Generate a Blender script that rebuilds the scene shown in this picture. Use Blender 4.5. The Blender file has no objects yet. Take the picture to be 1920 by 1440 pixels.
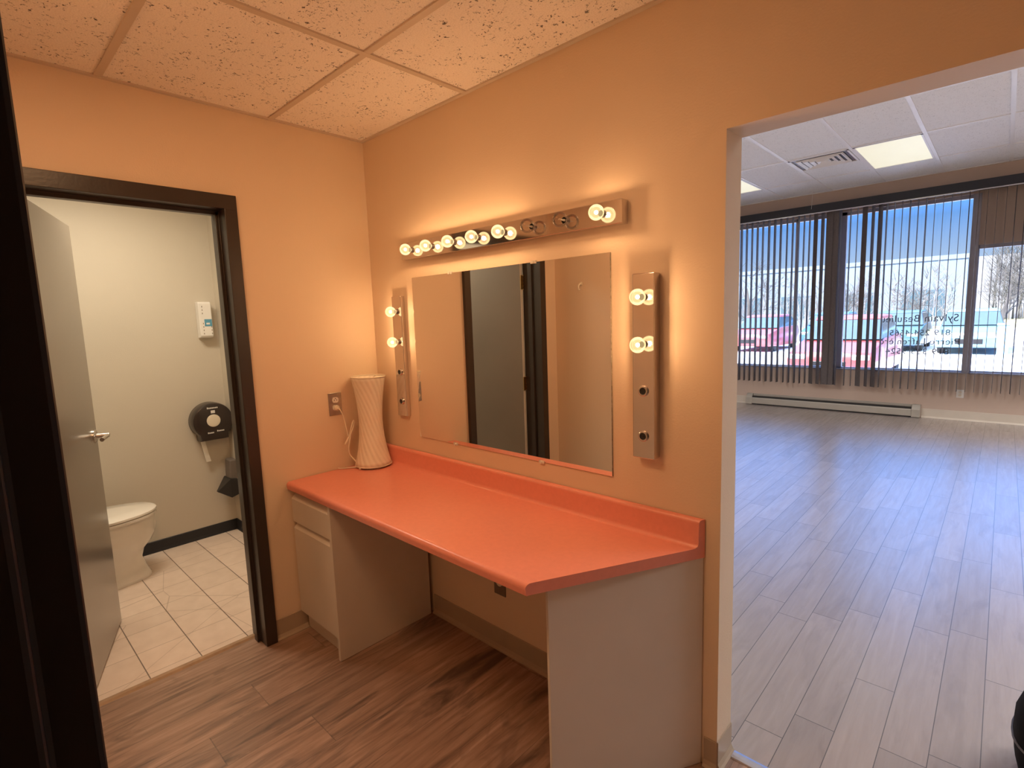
import bpy, bmesh, math, random
from mathutils import Vector, Matrix
random.seed(7)
PI = math.pi
S = bpy.context.scene
COL = S.collection

# ------------------------------------------------------------------ helpers
def tag(o, label=None, cat=None, group=None, kind=None):
    if label: o['label'] = label
    if cat: o['category'] = cat
    if group: o['group'] = group
    if kind: o['kind'] = kind
    return o

def org(o):
    v = Vector((0, 0, 0))
    while o is not None:
        v += o.location; o = o.parent
    return v

def thing(name, loc, label, cat, group=None, kind=None):
    o = bpy.data.objects.new(name, None)
    o.empty_display_size = 0.05
    COL.objects.link(o); o.location = loc
    return tag(o, label, cat, group, kind)

class MB:
    """collects shapes in world coordinates and links them as one mesh object"""
    def __init__(s): s.bm = bmesh.new()
    def box(s, x0, x1, y0, y1, z0, z1, rot=0, piv=None):
        vs = [s.bm.verts.new((x, y, z)) for z in (z0, z1) for y in (y0, y1) for x in (x0, x1)]
        for f in ((0,2,3,1),(4,5,7,6),(0,1,5,4),(2,6,7,3),(0,4,6,2),(1,3,7,5)):
            s.bm.faces.new([vs[i] for i in f])
        if rot:
            bmesh.ops.rotate(s.bm, verts=vs, cent=piv or ((x0+x1)/2,(y0+y1)/2,(z0+z1)/2), matrix=Matrix.Rotation(rot, 3, 'Z'))
        return vs
    def prism(s, pts, vec):
        """closed polygon pts (3d) extruded along vec"""
        vec = Vector(vec); n = len(pts)
        a = [s.bm.verts.new(p) for p in pts]
        b = [s.bm.verts.new(Vector(p)+vec) for p in pts]
        s.bm.faces.new(a[::-1]); s.bm.faces.new(b)
        for i in range(n):
            j = (i+1) % n
            s.bm.faces.new((a[i], a[j], b[j], b[i]))
        return a+b
    def rings(s, rr, cap0=True, cap1=True, closed=True):
        """loft through rings (lists of 3d points)"""
        R = [[s.bm.verts.new(p) for p in r] for r in rr]
        n = len(R[0])
        for a, b in zip(R, R[1:]):
            for i in range(n if closed else n-1):
                j = (i+1) % n
                s.bm.faces.new((a[i], a[j], b[j], b[i]))
        if cap0: s.bm.faces.new(R[0][::-1])
        if cap1: s.bm.faces.new(R[-1])
        return [v for r in R for v in r]
    def lathe(s, prof, c, axis='Z', n=32, cap0=True, cap1=True):
        """prof: (radius, height) along axis from point c"""
        c = Vector(c); rr = []
        for r, h in prof:
            ring = []
            for i in range(n):
                a = 2*PI*i/n; u, v = r*math.cos(a), r*math.sin(a)
                d = {'Z': (u, v, h), 'Y': (u, h, -v), 'X': (h, u, v)}[axis]
                ring.append(c+Vector(d))
            rr.append(ring)
        return s.rings(rr, cap0, cap1)
    def sphere(s, c, r, seg=24, rings=14, sc=(1,1,1)):
        m = Matrix.Translation(c) @ Matrix.Diagonal((sc[0], sc[1], sc[2], 1))
        bmesh.ops.create_uvsphere(s.bm, u_segments=seg, v_segments=rings, radius=r, matrix=m)
    def tube(s, pts, r, n=8, caps=True):
        pts = [Vector(p) for p in pts]; rr = []
        if not isinstance(r, (list, tuple)): r = [r]*len(pts)
        up = None
        for i, p in enumerate(pts):
            t = (pts[min(i+1, len(pts)-1)]-pts[max(i-1, 0)]).normalized()
            if up is None:
                up = t.orthogonal().normalized()
            else:
                up = (up - t*up.dot(t))
                up = up.normalized() if up.length > 1e-6 else t.orthogonal().normalized()
            w = t.cross(up)
            rr.append([p+(up*math.cos(2*PI*k/n)+w*math.sin(2*PI*k/n))*r[i] for k in range(n)])
        s.rings(rr, caps, caps)
    def build(s, name, m, parent=None, smooth=False, bevel=0, seg=2, at=None, solid=0):
        bm = s.bm
        bmesh.ops.recalc_face_normals(bm, faces=bm.faces[:])
        if parent is not None:
            o0 = org(parent)
            loc = Vector(at)-o0 if at is not None else Vector((0, 0, 0))
            off = o0+loc
        else:
            if at is None:
                xs = [v.co for v in bm.verts]
                at = ((min(v.x for v in xs)+max(v.x for v in xs))/2, (min(v.y for v in xs)+max(v.y for v in xs))/2, min(v.z for v in xs))
            loc = off = Vector(at)
        bmesh.ops.translate(bm, verts=bm.verts[:], vec=-off)
        me = bpy.data.meshes.new(name); bm.to_mesh(me); bm.free()
        if smooth:
            for p in me.polygons: p.use_smooth = True
            try: me.set_sharp_from_angle(angle=math.radians(38))
            except Exception: pass
        o = bpy.data.objects.new(name, me); COL.objects.link(o)
        o.location = loc
        if parent is not None: o.parent = parent
        me.materials.append(m)
        if solid:
            md = o.modifiers.new('solidify', 'SOLIDIFY'); md.thickness = solid; md.offset = 0
        if bevel:
            md = o.modifiers.new('bevel', 'BEVEL'); md.width = bevel; md.segments = seg; md.limit_method = 'ANGLE'
            md.angle_limit = math.radians(40)
        return o

def struct(mb, name, m, label, cat, **k):
    return tag(mb.build(name, m, **k), label, cat, kind='structure')

def dup(o, parent=None, loc=None):
    c = o.copy(); COL.objects.link(c)
    if parent is not None: c.parent = parent
    if loc is not None: c.location = loc
    for ch in list(o.children): dup(ch, c)
    return c

def catmull(pts, k=8):
    P = [Vector(p) for p in pts]; out = []
    for i in range(len(P)-1):
        a, b, c, d = P[max(i-1, 0)], P[i], P[i+1], P[min(i+2, len(P)-1)]
        for j in range(k):
            t = j/k
            out.append(0.5*((2*b)+(c-a)*t+(2*a-5*b+4*c-d)*t*t+(3*b-a-3*c+d)*t**3))
    out.append(P[-1]); return out

# ------------------------------------------------------------------ materials
def nt(name):
    m = bpy.data.materials.new(name); m.use_nodes = True
    t = m.node_tree; t.nodes.clear()
    out = t.nodes.new('ShaderNodeOutputMaterial')
    b = t.nodes.new('ShaderNodeBsdfPrincipled')
    t.links.new(b.outputs[0], out.inputs[0])
    return m, t, b, out
def N(t, kind, **kw):
    n = t.nodes.new(kind)
    for k, v in kw.items():
        if k.startswith('i_'):
            key = k[2:]
            n.inputs[int(key) if key.isdigit() else key].default_value = v
        else: setattr(n, k, v)
    return n
def math_(t, op, a, b=None, c=None):
    n = t.nodes.new('ShaderNodeMath'); n.operation = op
    for i, v in enumerate((a, b, c)):
        if v is None: continue
        if isinstance(v, (int, float)): n.inputs[i].default_value = v
        else: t.links.new(v, n.inputs[i])
    return n.outputs[0]
def mixc(t, fac, a, b):
    n = t.nodes.new('ShaderNodeMix'); n.data_type = 'RGBA'
    for i, v in ((0, fac), (6, a), (7, b)):
        if isinstance(v, (int, float)): n.inputs[i].default_value = v
        elif isinstance(v, tuple): n.inputs[i].default_value = (*v, 1) if len(v) == 3 else v
        else: t.links.new(v, n.inputs[i])
    return n.outputs[2]
def ramp(t, fac, stops):
    n = t.nodes.new('ShaderNodeValToRGB'); e = n.color_ramp.elements
    while len(e) < len(stops): e.new(0.5)
    for el, (p, c) in zip(e, stops):
        el.position = p; el.color = (*c, 1) if len(c) == 3 else c
    t.links.new(fac, n.inputs[0]); return n.outputs[0]

def paint(name, col, rough=0.6, vary=0.05, scale=6.0, bump=0.0, bscale=250, metal=0.0, spec=0.5, coat=0.0):
    """plain surface: base colour with slight mottling and a fine surface grain"""
    m, t, b, _ = nt(name)
    pos = N(t, 'ShaderNodeNewGeometry').outputs['Position']
    no = N(t, 'ShaderNodeTexNoise', i_Scale=scale, i_Detail=3.0)
    t.links.new(pos, no.inputs['Vector'])
    lo = tuple(c*(1-vary) for c in col); hi = tuple(min(1, c*(1+vary)) for c in col)
    t.links.new(ramp(t, no.outputs[0], [(0.3, lo), (0.7, hi)]), b.inputs['Base Color'])
    b.inputs['Roughness'].default_value = rough
    b.inputs['Metallic'].default_value = metal
    b.inputs['Specular IOR Level'].default_value = spec
    b.inputs['Coat Weight'].default_value = coat
    if bump:
        n2 = N(t, 'ShaderNodeTexNoise', i_Scale=bscale, i_Detail=2.0)
        t.links.new(pos, n2.inputs['Vector'])
        bp = N(t, 'ShaderNodeBump', i_Strength=bump, i_Distance=0.002)
        t.links.new(n2.outputs[0], bp.inputs['Height']); t.links.new(bp.outputs[0], b.inputs['Normal'])
    return m

def emit(name, col, strength):
    m, t, b, out = nt(name)
    b.inputs['Base Color'].default_value = (0.02, 0.02, 0.02, 1)
    no = N(t, 'ShaderNodeTexNoise', i_Scale=3.0)
    t.links.new(ramp(t, no.outputs[0], [(0.3, tuple(c*.97 for c in col)), (0.7, col)]), b.inputs['Emission Color'])
    b.inputs['Emission Strength'].default_value = strength
    return m

def wood_floor(name, W, off, blen, cols, streak, seam, coat, tonev):
    FLOOR_D, FLOOR_M, FLOOR_L, FLOOR_K = cols
    m, t, b, _ = nt(name)
    pos = N(t, 'ShaderNodeNewGeometry').outputs['Position']
    sx = N(t, 'ShaderNodeSeparateXYZ'); t.links.new(pos, sx.inputs[0])
    X, Y = sx.outputs[0], sx.outputs[1]
    u = math_(t, 'DIVIDE', math_(t, 'ADD', X, 40*W-off), W)
    row = math_(t, 'FLOOR', u); fu = math_(t, 'FRACT', u)
    wn = N(t, 'ShaderNodeTexWhiteNoise', noise_dimensions='1D'); t.links.new(row, wn.inputs['W'])
    v = math_(t, 'ADD', math_(t, 'DIVIDE', math_(t, 'ADD', Y, 20.0), blen), math_(t, 'MULTIPLY', wn.outputs[0], 7.3))
    idv = math_(t, 'FLOOR', v); fv = math_(t, 'FRACT', v)
    cb = N(t, 'ShaderNodeCombineXYZ'); t.links.new(row, cb.inputs[0]); t.links.new(idv, cb.inputs[1])
    wn2 = N(t, 'ShaderNodeTexWhiteNoise', noise_dimensions='3D'); t.links.new(cb.outputs[0], wn2.inputs[0])
    rnd = wn2.outputs[0]
    # grain, stretched along the boards (along y)
    g = N(t, 'ShaderNodeCombineXYZ')
    t.links.new(math_(t, 'ADD', math_(t, 'MULTIPLY', X, 34.0), math_(t, 'MULTIPLY', rnd, 90.0)), g.inputs[0])
    t.links.new(math_(t, 'MULTIPLY', Y, 2.6), g.inputs[1]); t.links.new(math_(t, 'MULTIPLY', rnd, 40.0), g.inputs[2])
    n1 = N(t, 'ShaderNodeTexNoise', i_Scale=1.0, i_Detail=7.0, i_Roughness=0.62, i_Distortion=0.6); t.links.new(g.outputs[0], n1.inputs[0])
    g2 = N(t, 'ShaderNodeCombineXYZ')
    t.links.new(math_(t, 'ADD', math_(t, 'MULTIPLY', X, 8.0), math_(t, 'MULTIPLY', rnd, 50.0)), g2.inputs[0])
    t.links.new(math_(t, 'MULTIPLY', Y, 1.9), g2.inputs[1]); t.links.new(math_(t, 'MULTIPLY', rnd, 20.0), g2.inputs[2])
    n2 = N(t, 'ShaderNodeTexNoise', i_Scale=1.0, i_Detail=4.0, i_Roughness=0.6, i_Distortion=1.2); t.links.new(g2.outputs[0], n2.inputs[0])
    base = ramp(t, n1.outputs[0], [(0.30, FLOOR_D), (0.52, FLOOR_M), (0.72, FLOOR_L)])
    dark = ramp(t, n2.outputs[0], [(0.54, (0, 0, 0)), (0.70, (1, 1, 1))])
    base = mixc(t, math_(t, 'MULTIPLY', dark, streak), base, FLOOR_K)
    tone = math_(t, 'ADD', 1-tonev/2, math_(t, 'MULTIPLY', rnd, tonev))
    hs = N(t, 'ShaderNodeHueSaturation'); t.links.new(base, hs.inputs['Color']); t.links.new(tone, hs.inputs['Value'])
    s1 = math_(t, 'MAXIMUM', math_(t, 'LESS_THAN', fu, 0.0026/W), math_(t, 'LESS_THAN', fv, 0.0032))
    col = mixc(t, math_(t, 'MULTIPLY', s1, seam), hs.outputs[0], (0.035, 0.026, 0.022))
    t.links.new(col, b.inputs['Base Color'])
    t.links.new(ramp(t, n1.outputs[0], [(0.3, (0.42,)*3), (0.7, (0.32,)*3)]), b.inputs['Roughness'])
    b.inputs['IOR'].default_value = 1.6
    b.inputs['Coat Weight'].default_value = coat; b.inputs['Coat Roughness'].default_value = 0.27
    b.inputs['Coat IOR'].default_value = 1.7
    bp = N(t, 'ShaderNodeBump', i_Strength=0.06, i_Distance=0.001)
    t.links.new(math_(t, 'SUBTRACT', n1.outputs[0], s1), bp.inputs['Height']); t.links.new(bp.outputs[0], b.inputs['Normal'])
    return m

def tile_floor(name):
    m, t, b, _ = nt(name)
    pos = N(t, 'ShaderNodeNewGeometry').outputs['Position']
    sx = N(t, 'ShaderNodeSeparateXYZ'); t.links.new(pos, sx.inputs[0])
    def grid(sock, step, off):
        q = math_(t, 'DIVIDE', math_(t, 'ADD', sock, 10*step-off), step)
        return math_(t, 'FLOOR', q), math_(t, 'FRACT', q)
    ix, fx = grid(sx.outputs[0], 0.210, -0.3975); iy, fy = grid(sx.outputs[1], 0.1995, -0.7235)
    cb = N(t, 'ShaderNodeCombineXYZ'); t.links.new(ix, cb.inputs[0]); t.links.new(iy, cb.inputs[1])
    wn = N(t, 'ShaderNodeTexWhiteNoise', noise_dimensions='3D'); t.links.new(cb.outputs[0], wn.inputs[0])
    no = N(t, 'ShaderNodeTexNoise', i_Scale=14.0, i_Detail=5.0); t.links.new(pos, no.inputs[0])
    base = ramp(t, no.outputs[0], [(0.3, (0.76, 0.62, 0.52)), (0.7, (0.83, 0.69, 0.59))])
    hs = N(t, 'ShaderNodeHueSaturation'); t.links.new(base, hs.inputs['Color'])
    t.links.new(math_(t, 'ADD', 0.95, math_(t, 'MULTIPLY', wn.outputs[0], 0.1)), hs.inputs['Value'])
    gy = math_(t, 'LESS_THAN', fy, 0.022); gx = math_(t, 'LESS_THAN', fx, 0.016)
    c = mixc(t, math_(t, 'MULTIPLY', gx, 0.75), hs.outputs[0], (0.36, 0.26, 0.20))
    c = mixc(t, math_(t, 'MULTIPLY', gy, 0.85), c, (0.11, 0.075, 0.055))
    # one hairline crack pattern across the worn tiles
    vo = N(t, 'ShaderNodeTexVoronoi', feature='DISTANCE_TO_EDGE', i_Scale=2.2); t.links.new(pos, vo.inputs['Vector'])
    ck = math_(t, 'MULTIPLY', math_(t, 'LESS_THAN', vo.outputs[0], 0.004), 0.35)
    c = mixc(t, ck, c, (0.3, 0.2, 0.14))
    t.links.new(c, b.inputs['Base Color']); b.inputs['Roughness'].default_value = 0.38
    bp = N(t, 'ShaderNodeBump', i_Strength=0.4, i_Distance=0.002, invert=True)
    t.links.new(math_(t, 'MAXIMUM', gx, gy), bp.inputs['Height']); t.links.new(bp.outputs[0], b.inputs['Normal'])
    return m

def acoustic(name, col, pit):
    m, t, b, _ = nt(name)
    pos = N(t, 'ShaderNodeNewGeometry').outputs['Position']
    a = N(t, 'ShaderNodeTexNoise', i_Scale=95.0, i_Detail=2.0, i_Roughness=0.6, i_Distortion=0.8); t.links.new(pos, a.inputs[0])
    c = N(t, 'ShaderNodeTexNoise', i_Scale=17.0, i_Detail=2.0); t.links.new(pos, c.inputs[0])
    pm = math_(t, 'MULTIPLY', ramp(t, a.outputs[0], [(0.345, (1, 1, 1)), (0.395, (0, 0, 0))]), ramp(t, c.outputs[0], [(0.40, (0, 0, 0)), (0.55, (1, 1, 1))]))
    f = N(t, 'ShaderNodeTexNoise', i_Scale=230.0, i_Detail=3.0); t.links.new(pos, f.inputs[0])
    base = ramp(t, f.outputs[0], [(0.3, tuple(x*.86 for x in col)), (0.6, col)])
    t.links.new(mixc(t, math_(t, 'MULTIPLY', pm, pit), base, tuple(x*.16 for x in col)), b.inputs['Base Color'])
    b.inputs['Roughness'].default_value = 0.9; b.inputs['Specular IOR Level'].default_value = 0.1
    bp = N(t, 'ShaderNodeBump', i_Strength=0.5, i_Distance=0.002)
    t.links.new(math_(t, 'SUBTRACT', f.outputs[0], pm), bp.inputs['Height']); t.links.new(bp.outputs[0], b.inputs['Normal'])
    return m

def clear_glass(name, tint=(1, 1, 1), refl=0.08, glow=None, gs=0.0):
    """thin clear glass that lets light through"""
    m, t, b, out = nt(name); t.nodes.remove(b)
    tr = N(t, 'ShaderNodeBsdfTransparent'); tr.inputs[0].default_value = (*tint, 1)
    gl = N(t, 'ShaderNodeBsdfGlossy'); gl.inputs['Roughness'].default_value = 0.02
    fr = N(t, 'ShaderNodeFresnel', i_IOR=1.45)
    wob = N(t, 'ShaderNodeTexNoise', i_Scale=4.0)
    k = math_(t, 'MULTIPLY', math_(t, 'ADD', math_(t, 'MULTIPLY', wob.outputs[0], 0.1), 0.95), math_(t, 'MULTIPLY', fr.outputs[0], refl))
    mx = N(t, 'ShaderNodeMixShader'); t.links.new(k, mx.inputs[0])
    t.links.new(tr.outputs[0], mx.inputs[1]); t.links.new(gl.outputs[0], mx.inputs[2])
    res = mx.outputs[0]
    if glow:
        em = N(t, 'ShaderNodeEmission'); em.inputs[0].default_value = (*glow, 1); em.inputs[1].default_value = gs
        ad = N(t, 'ShaderNodeAddShader'); t.links.new(res, ad.inputs[0]); t.links.new(em.outputs[0], ad.inputs[1]); res = ad.outputs[0]
    t.links.new(res, out.inputs[0]); return m

M = {}
M['wall'] = paint('beige_wall_paint', (0.755, 0.60, 0.44), 0.55, 0.025, 1.5, 0.25, 160)
M['wall_big'] = paint('taupe_wall_paint', (0.60, 0.465, 0.375), 0.55, 0.025, 1.5, 0.25, 160)
M['rest'] = paint('cream_wall_paint', (0.60, 0.54, 0.445), 0.5, 0.02, 2, 0.2, 160)
M['floor'] = wood_floor('grey_brown_laminate', 0.1265, 2.466, 0.92, ((0.265, 0.21, 0.185), (0.295, 0.238, 0.208), (0.325, 0.265, 0.232), (0.15, 0.115, 0.10)), 0.33, 0.9, 1.0, 0.2)
M['floor_warm'] = wood_floor('rustic_brown_laminate', 0.182, 2.05, 1.18, ((0.16, 0.094, 0.064), (0.33, 0.205, 0.145), (0.46, 0.31, 0.235), (0.05, 0.026, 0.018)), 0.8, 0.4, 0.25, 0.3)
M['tile'] = tile_floor('square_floor_tiles')
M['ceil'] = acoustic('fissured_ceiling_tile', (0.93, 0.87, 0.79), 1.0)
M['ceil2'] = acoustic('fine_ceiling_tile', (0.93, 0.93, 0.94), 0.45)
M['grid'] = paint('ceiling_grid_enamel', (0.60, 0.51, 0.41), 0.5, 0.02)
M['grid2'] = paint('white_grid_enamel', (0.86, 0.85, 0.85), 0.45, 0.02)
M['lam'] = paint('terracotta_laminate', (0.80, 0.29, 0.21), 0.30, 0.025, 70, 0.05, 300)
M['mel'] = paint('almond_melamine', (0.66, 0.60, 0.52), 0.4, 0.03, 4)
M['gap'] = paint('dark_reveal', (0.20, 0.15, 0.11), 0.7)
M['vinyl'] = paint('tan_vinyl_base', (0.42, 0.33, 0.24), 0.5, 0.04)
M['creambase'] = paint('cream_vinyl_base', (0.66, 0.58, 0.48), 0.5, 0.03)
M['blackbase'] = paint('black_vinyl_base', (0.018, 0.018, 0.022), 0.45)
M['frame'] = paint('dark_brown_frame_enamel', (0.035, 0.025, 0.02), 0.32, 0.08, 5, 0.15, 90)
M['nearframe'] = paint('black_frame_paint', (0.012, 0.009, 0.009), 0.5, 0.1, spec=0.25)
M['door'] = paint('charcoal_door_enamel', (0.22, 0.19, 0.158), 0.3, 0.04, 3, 0.06, 120, coat=0.6)
M['door'].node_tree.nodes['Principled BSDF'].inputs['Coat Roughness'].default_value = .16
M['dooredge'] = paint('bare_door_edge', (0.86, 0.83, 0.76), 0.5)
M['brass'] = paint('worn_brass', (0.75, 0.55, 0.25), 0.3, 0.1, 60, metal=1)
M['chrome'] = paint('polished_chrome', (0.74, 0.70, 0.68), 0.07, 0.03, 9, metal=1)
M['satin'] = paint('satin_nickel', (0.66, 0.63, 0.60), 0.25, 0.05, 30, metal=1)
M['steel'] = paint('brushed_steel_plate', (0.60, 0.56, 0.52), 0.3, 0.05, 60, metal=1)
M['black'] = paint('black_plastic', (0.02, 0.018, 0.018), 0.4)
M['porc'] = paint('white_porcelain', (0.86, 0.83, 0.77), 0.12, 0.01, 3, coat=0.5)
M['white'] = paint('white_plastic', (0.80, 0.77, 0.72), 0.4, 0.02)
M['ivory'] = paint('ivory_plastic', (0.78, 0.70, 0.56), 0.4, 0.02)
M['smoke'] = paint('smoked_plastic', (0.035, 0.024, 0.02), 0.22, 0.1, 8)
M['paper'] = paint('tissue_paper', (0.82, 0.78, 0.70), 0.9, 0.03, 30)
M['blue'] = paint('blue_label', (0.10, 0.30, 0.42), 0.4, 0.1)
M['binGrey'] = paint('grey_bin_plastic', (0.16, 0.13, 0.11), 0.5)
M['thresh'] = paint('oak_strip', (0.42, 0.27, 0.16), 0.45, 0.15, 20)
M['alu'] = paint('aluminium_strip', (0.62, 0.60, 0.62), 0.32, 0.04, 40, metal=1)
M['winframe'] = paint('grey_aluminium_frame', (0.42, 0.41, 0.47), 0.45, 0.03, 20, metal=0.3)
M['slat'] = paint('brown_blind_fabric', (0.135, 0.115, 0.112), 0.75, 0.08, 40, 0.2, 300)
M['rail'] = paint('navy_black_headrail', (0.02, 0.022, 0.03), 0.5)
M['heat'] = paint('almond_enamel', (0.42, 0.38, 0.32), 0.4, 0.03)
M['letter'] = paint('grey_vinyl_letters', (0.10, 0.11, 0.12), 0.6)
M['bag'] = paint('black_nylon', (0.004, 0.003, 0.004), 0.8, 0.15, 50, 0.3, 400, spec=0.15)
M['piping'] = paint('grey_piping', (0.10, 0.09, 0.09), 0.5)
M['thread'] = paint('white_thread', (0.8, 0.8, 0.78), 0.7)
# mirror glass
m, t, b, out = nt('silvered_mirror'); b.inputs['Metallic'].default_value = 1; b.inputs['Roughness'].default_value = 0.0
no = N(t, 'ShaderNodeTexNoise', i_Scale=2.0)
t.links.new(ramp(t, no.outputs[0], [(0.3, (0.91, 0.91, 0.89)), (0.7, (0.93, 0.93, 0.91))]), b.inputs['Base Color']); M['mirror'] = m
M['mirredge'] = paint('mirror_edge_glass', (0.30, 0.26, 0.20), 0.2, 0.4, 120)
M['clip'] = paint('clear_plastic_clip', (0.75, 0.70, 0.62), 0.2)
M['pane'] = clear_glass('window_glass', (0.97, 0.98, 1.0), 0.6)
M['bulb_on'] = clear_glass('lit_bulb_glass', (1, 0.98, 0.94), 0.9, (1.0, 0.70, 0.33), 0.46)
M['bulb_off'] = clear_glass('clear_bulb_glass', (0.985, 0.975, 0.96), 0.75)
M['fil'] = emit('glowing_filament', (1.0, 0.80, 0.48), 22.0)
M['fil_off'] = paint('filament_wire', (0.62, 0.58, 0.53), 0.3)
M['panel'] = emit('prismatic_diffuser', (1.0, 0.93, 0.70), 0.86)
# pleated lamp fabric: spiral pleats
m, t, b, out = nt('spiral_pleated_fabric')
pos = N(t, 'ShaderNodeNewGeometry').outputs['Position']
sp = N(t, 'ShaderNodeSeparateXYZ'); t.links.new(pos, sp.inputs[0])
LX, LY = 0.097, -0.119
ang = math_(t, 'ARCTAN2', math_(t, 'SUBTRACT', sp.outputs[1], LY), math_(t, 'SUBTRACT', sp.outputs[0], LX))
tw = math_(t, 'ADD', math_(t, 'MULTIPLY', ang, 19.0), math_(t, 'MULTIPLY', sp.outputs[2], 105.0))
pl = math_(t, 'SINE', tw)
no = N(t, 'ShaderNodeTexNoise', i_Scale=18.0); t.links.new(pos, no.inputs[0])
hgt = math_(t, 'ADD', pl, math_(t, 'MULTIPLY', no.outputs[0], 4.0))
t.links.new(ramp(t, math_(t, 'MULTIPLY', math_(t, 'ADD', hgt, 1), .3), [(0.0, (0.74, 0.66, 0.53)), (1.0, (0.84, 0.77, 0.64))]), b.inputs['Base Color'])
b.inputs['Roughness'].default_value = 0.85
bp = N(t, 'ShaderNodeBump', i_Strength=0.28, i_Distance=0.003); t.links.new(hgt, bp.inputs['Height']); t.links.new(bp.outputs[0], b.inputs['Normal'])
M['shade'] = m

# ------------------------------------------------------------------ sizes found from the photograph (metres)
H, H2, YF = 2.390, 3.110, 7.150          # dressing-room ceiling, big-room ceiling, window wall
OX0, OX1, OZ = 1.842, 3.15, 1.985        # opening in the mirror wall
WT = 0.115                               # its thickness
BY = -1.56                               # back wall face
RX0, RX1 = -1.65, -0.135                 # restroom far wall / restroom face of the left wall
RY0, RY1 = -1.70, -0.235
BX0, BX1 = -3.4, 5.4                     # big room
DY0, DY1, DZ = -1.370, -0.690, 1.985     # restroom doorway

# ------------------------------------------------------------------ shell
f = MB(); f.box(-0.125, 3.3, -3.2, 0.097, -0.1, 0.0)
struct(f, 'floor', M['floor_warm'], 'rustic brown plank floor of the dressing room under the counter', 'floor')
f = MB(); f.box(BX0, BX1, 0.097, YF, -0.1, 0.0)
struct(f, 'floor', M['floor'], 'grey-brown plank floor of the big room with bluish window sheen', 'floor')
f = MB(); f.box(RX0-.1, -0.125, RY0-.1, RY1+.1, -0.1, 0.0)
struct(f, 'floor', M['tile'], 'pinkish beige square tile floor of the restroom', 'floor')

w = MB()
w.box(BX0, OX0, 0, WT, 0, 3.2); w.box(OX0, OX1, 0, WT, OZ, 3.2); w.box(OX1, BX1, 0, WT, 0, 3.2)
struct(w, 'wall_front', M['wall'], 'peach beige wall carrying the mirror and the wide opening', 'wall')
w = MB()
w.box(RX1, 0, DY1, 0, 0, H+.1); w.box(RX1, 0, DY0, DY1, DZ, H+.1); w.box(RX1, 0, BY-.13, DY0, 0, H+.1)
struct(w, 'wall_left', M['wall'], 'orange-lit wall with the restroom doorway', 'wall')
w = MB()
w.box(0, 2.223, BY-.13, BY, 0, H+.1); w.box(2.223, 3.1, BY-.13, BY, 2.05, H+.1); w.box(3.1, 3.3, BY-.13, BY, 0, H+.1)
struct(w, 'wall_back', M['wall'], 'wall seen only in the mirror beside the restroom door', 'wall')
w = MB(); w.box(3.3, 3.4, -3.3, 0, 0, H+.1)
struct(w, 'wall_right', M['wall'], 'plain wall closing the dressing room on its right', 'wall')
w = MB(); w.box(1.5, 1.6, -3.2, BY-.13, 0, H+.1); w.box(1.5, 3.4, -3.3, -3.2, 0, H+.1)
struct(w, 'wall_hall', M['wall'], 'hall walls behind the doorway the photo was taken from', 'wall')
# restroom walls
w = MB(); w.box(RX0-.1, RX0, RY0-.1, RY1+.1, 0, H+.1); w.box(RX0, RX1, RY0-.1, RY0, 0, H+.1); w.box(RX0, RX1, RY1, RY1+.1, 0, H+.1)
struct(w, 'wall_restroom', M['rest'], 'cream painted restroom walls behind the open door', 'wall')
w = MB(); w.box(RX1-.003, RX1, DY1, RY1, 0, H); w.box(RX1-.003, RX1, DY0, DY1, DZ, H); w.box(RX1-.003, RX1, RY0, DY0, 0, H)
struct(w, 'wall_restroom', M['rest'], 'cream inner face of the wall around the restroom doorway', 'wall')
w = MB(); w.box(RX0-.1, RX1, RY0-.1, RY1+.1, H, H+.1)
struct(w, 'ceiling', M['ceil'], 'restroom ceiling', 'ceiling')
# big room walls
SZ, HZ, W1L, W1R, W2R, P2 = 0.600, 2.80, -3.0, 2.098, 3.60, 2.185
w = MB(); w.box(BX0-.1, BX1+.1, YF, YF+.2, 0, SZ); w.box(BX0-.1, BX1+.1, YF, YF+.2, HZ, 3.2)
w.box(BX0-.1, W1L, YF, YF+.2, SZ, HZ); w.box(W2R, BX1+.1, YF, YF+.2, SZ, HZ); w.box(2.150, W2R, YF, YF+.2, P2, HZ)
struct(w, 'wall_far', M['wall_big'], 'tan window wall at the far end of the big room', 'wall')
w = MB(); w.box(BX0-.1, BX0, WT, YF, 0, 3.2)
struct(w, 'wall_side', M['wall_big'], 'left side wall of the big room', 'wall')
w = MB(); w.box(BX1, BX1+.1, WT, YF, 0, 3.2)
struct(w, 'wall_side', M['wall_big'], 'right side wall of the big room', 'wall')

# dressing-room ceiling: speckled tiles in a grid
GX, GY = [0.792, 2.011], [-0.4675-.6096*k for k in range(5)]
c = MB(); c.box(0, 3.3, -3.2, 0, H+.006, H+.1)
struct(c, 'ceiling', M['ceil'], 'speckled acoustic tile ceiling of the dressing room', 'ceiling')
c = MB()
for x in GX: c.box(x-.012, x+.012, -3.2, 0, H, H+.007)
for y in GY: c.box(0, 3.3, y-.012, y+.012, H+.0004, H+.0066)
c.box(.012, 3.3, -.018, 0, H-.0004, H+.0064); c.box(0, .018, BY, 0, H-.0008, H+.0062)
struct(c, 'trim_1', M['grid'], 'peach-lit metal grid bars of the dressing room ceiling', 'ceiling grid')
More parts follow.
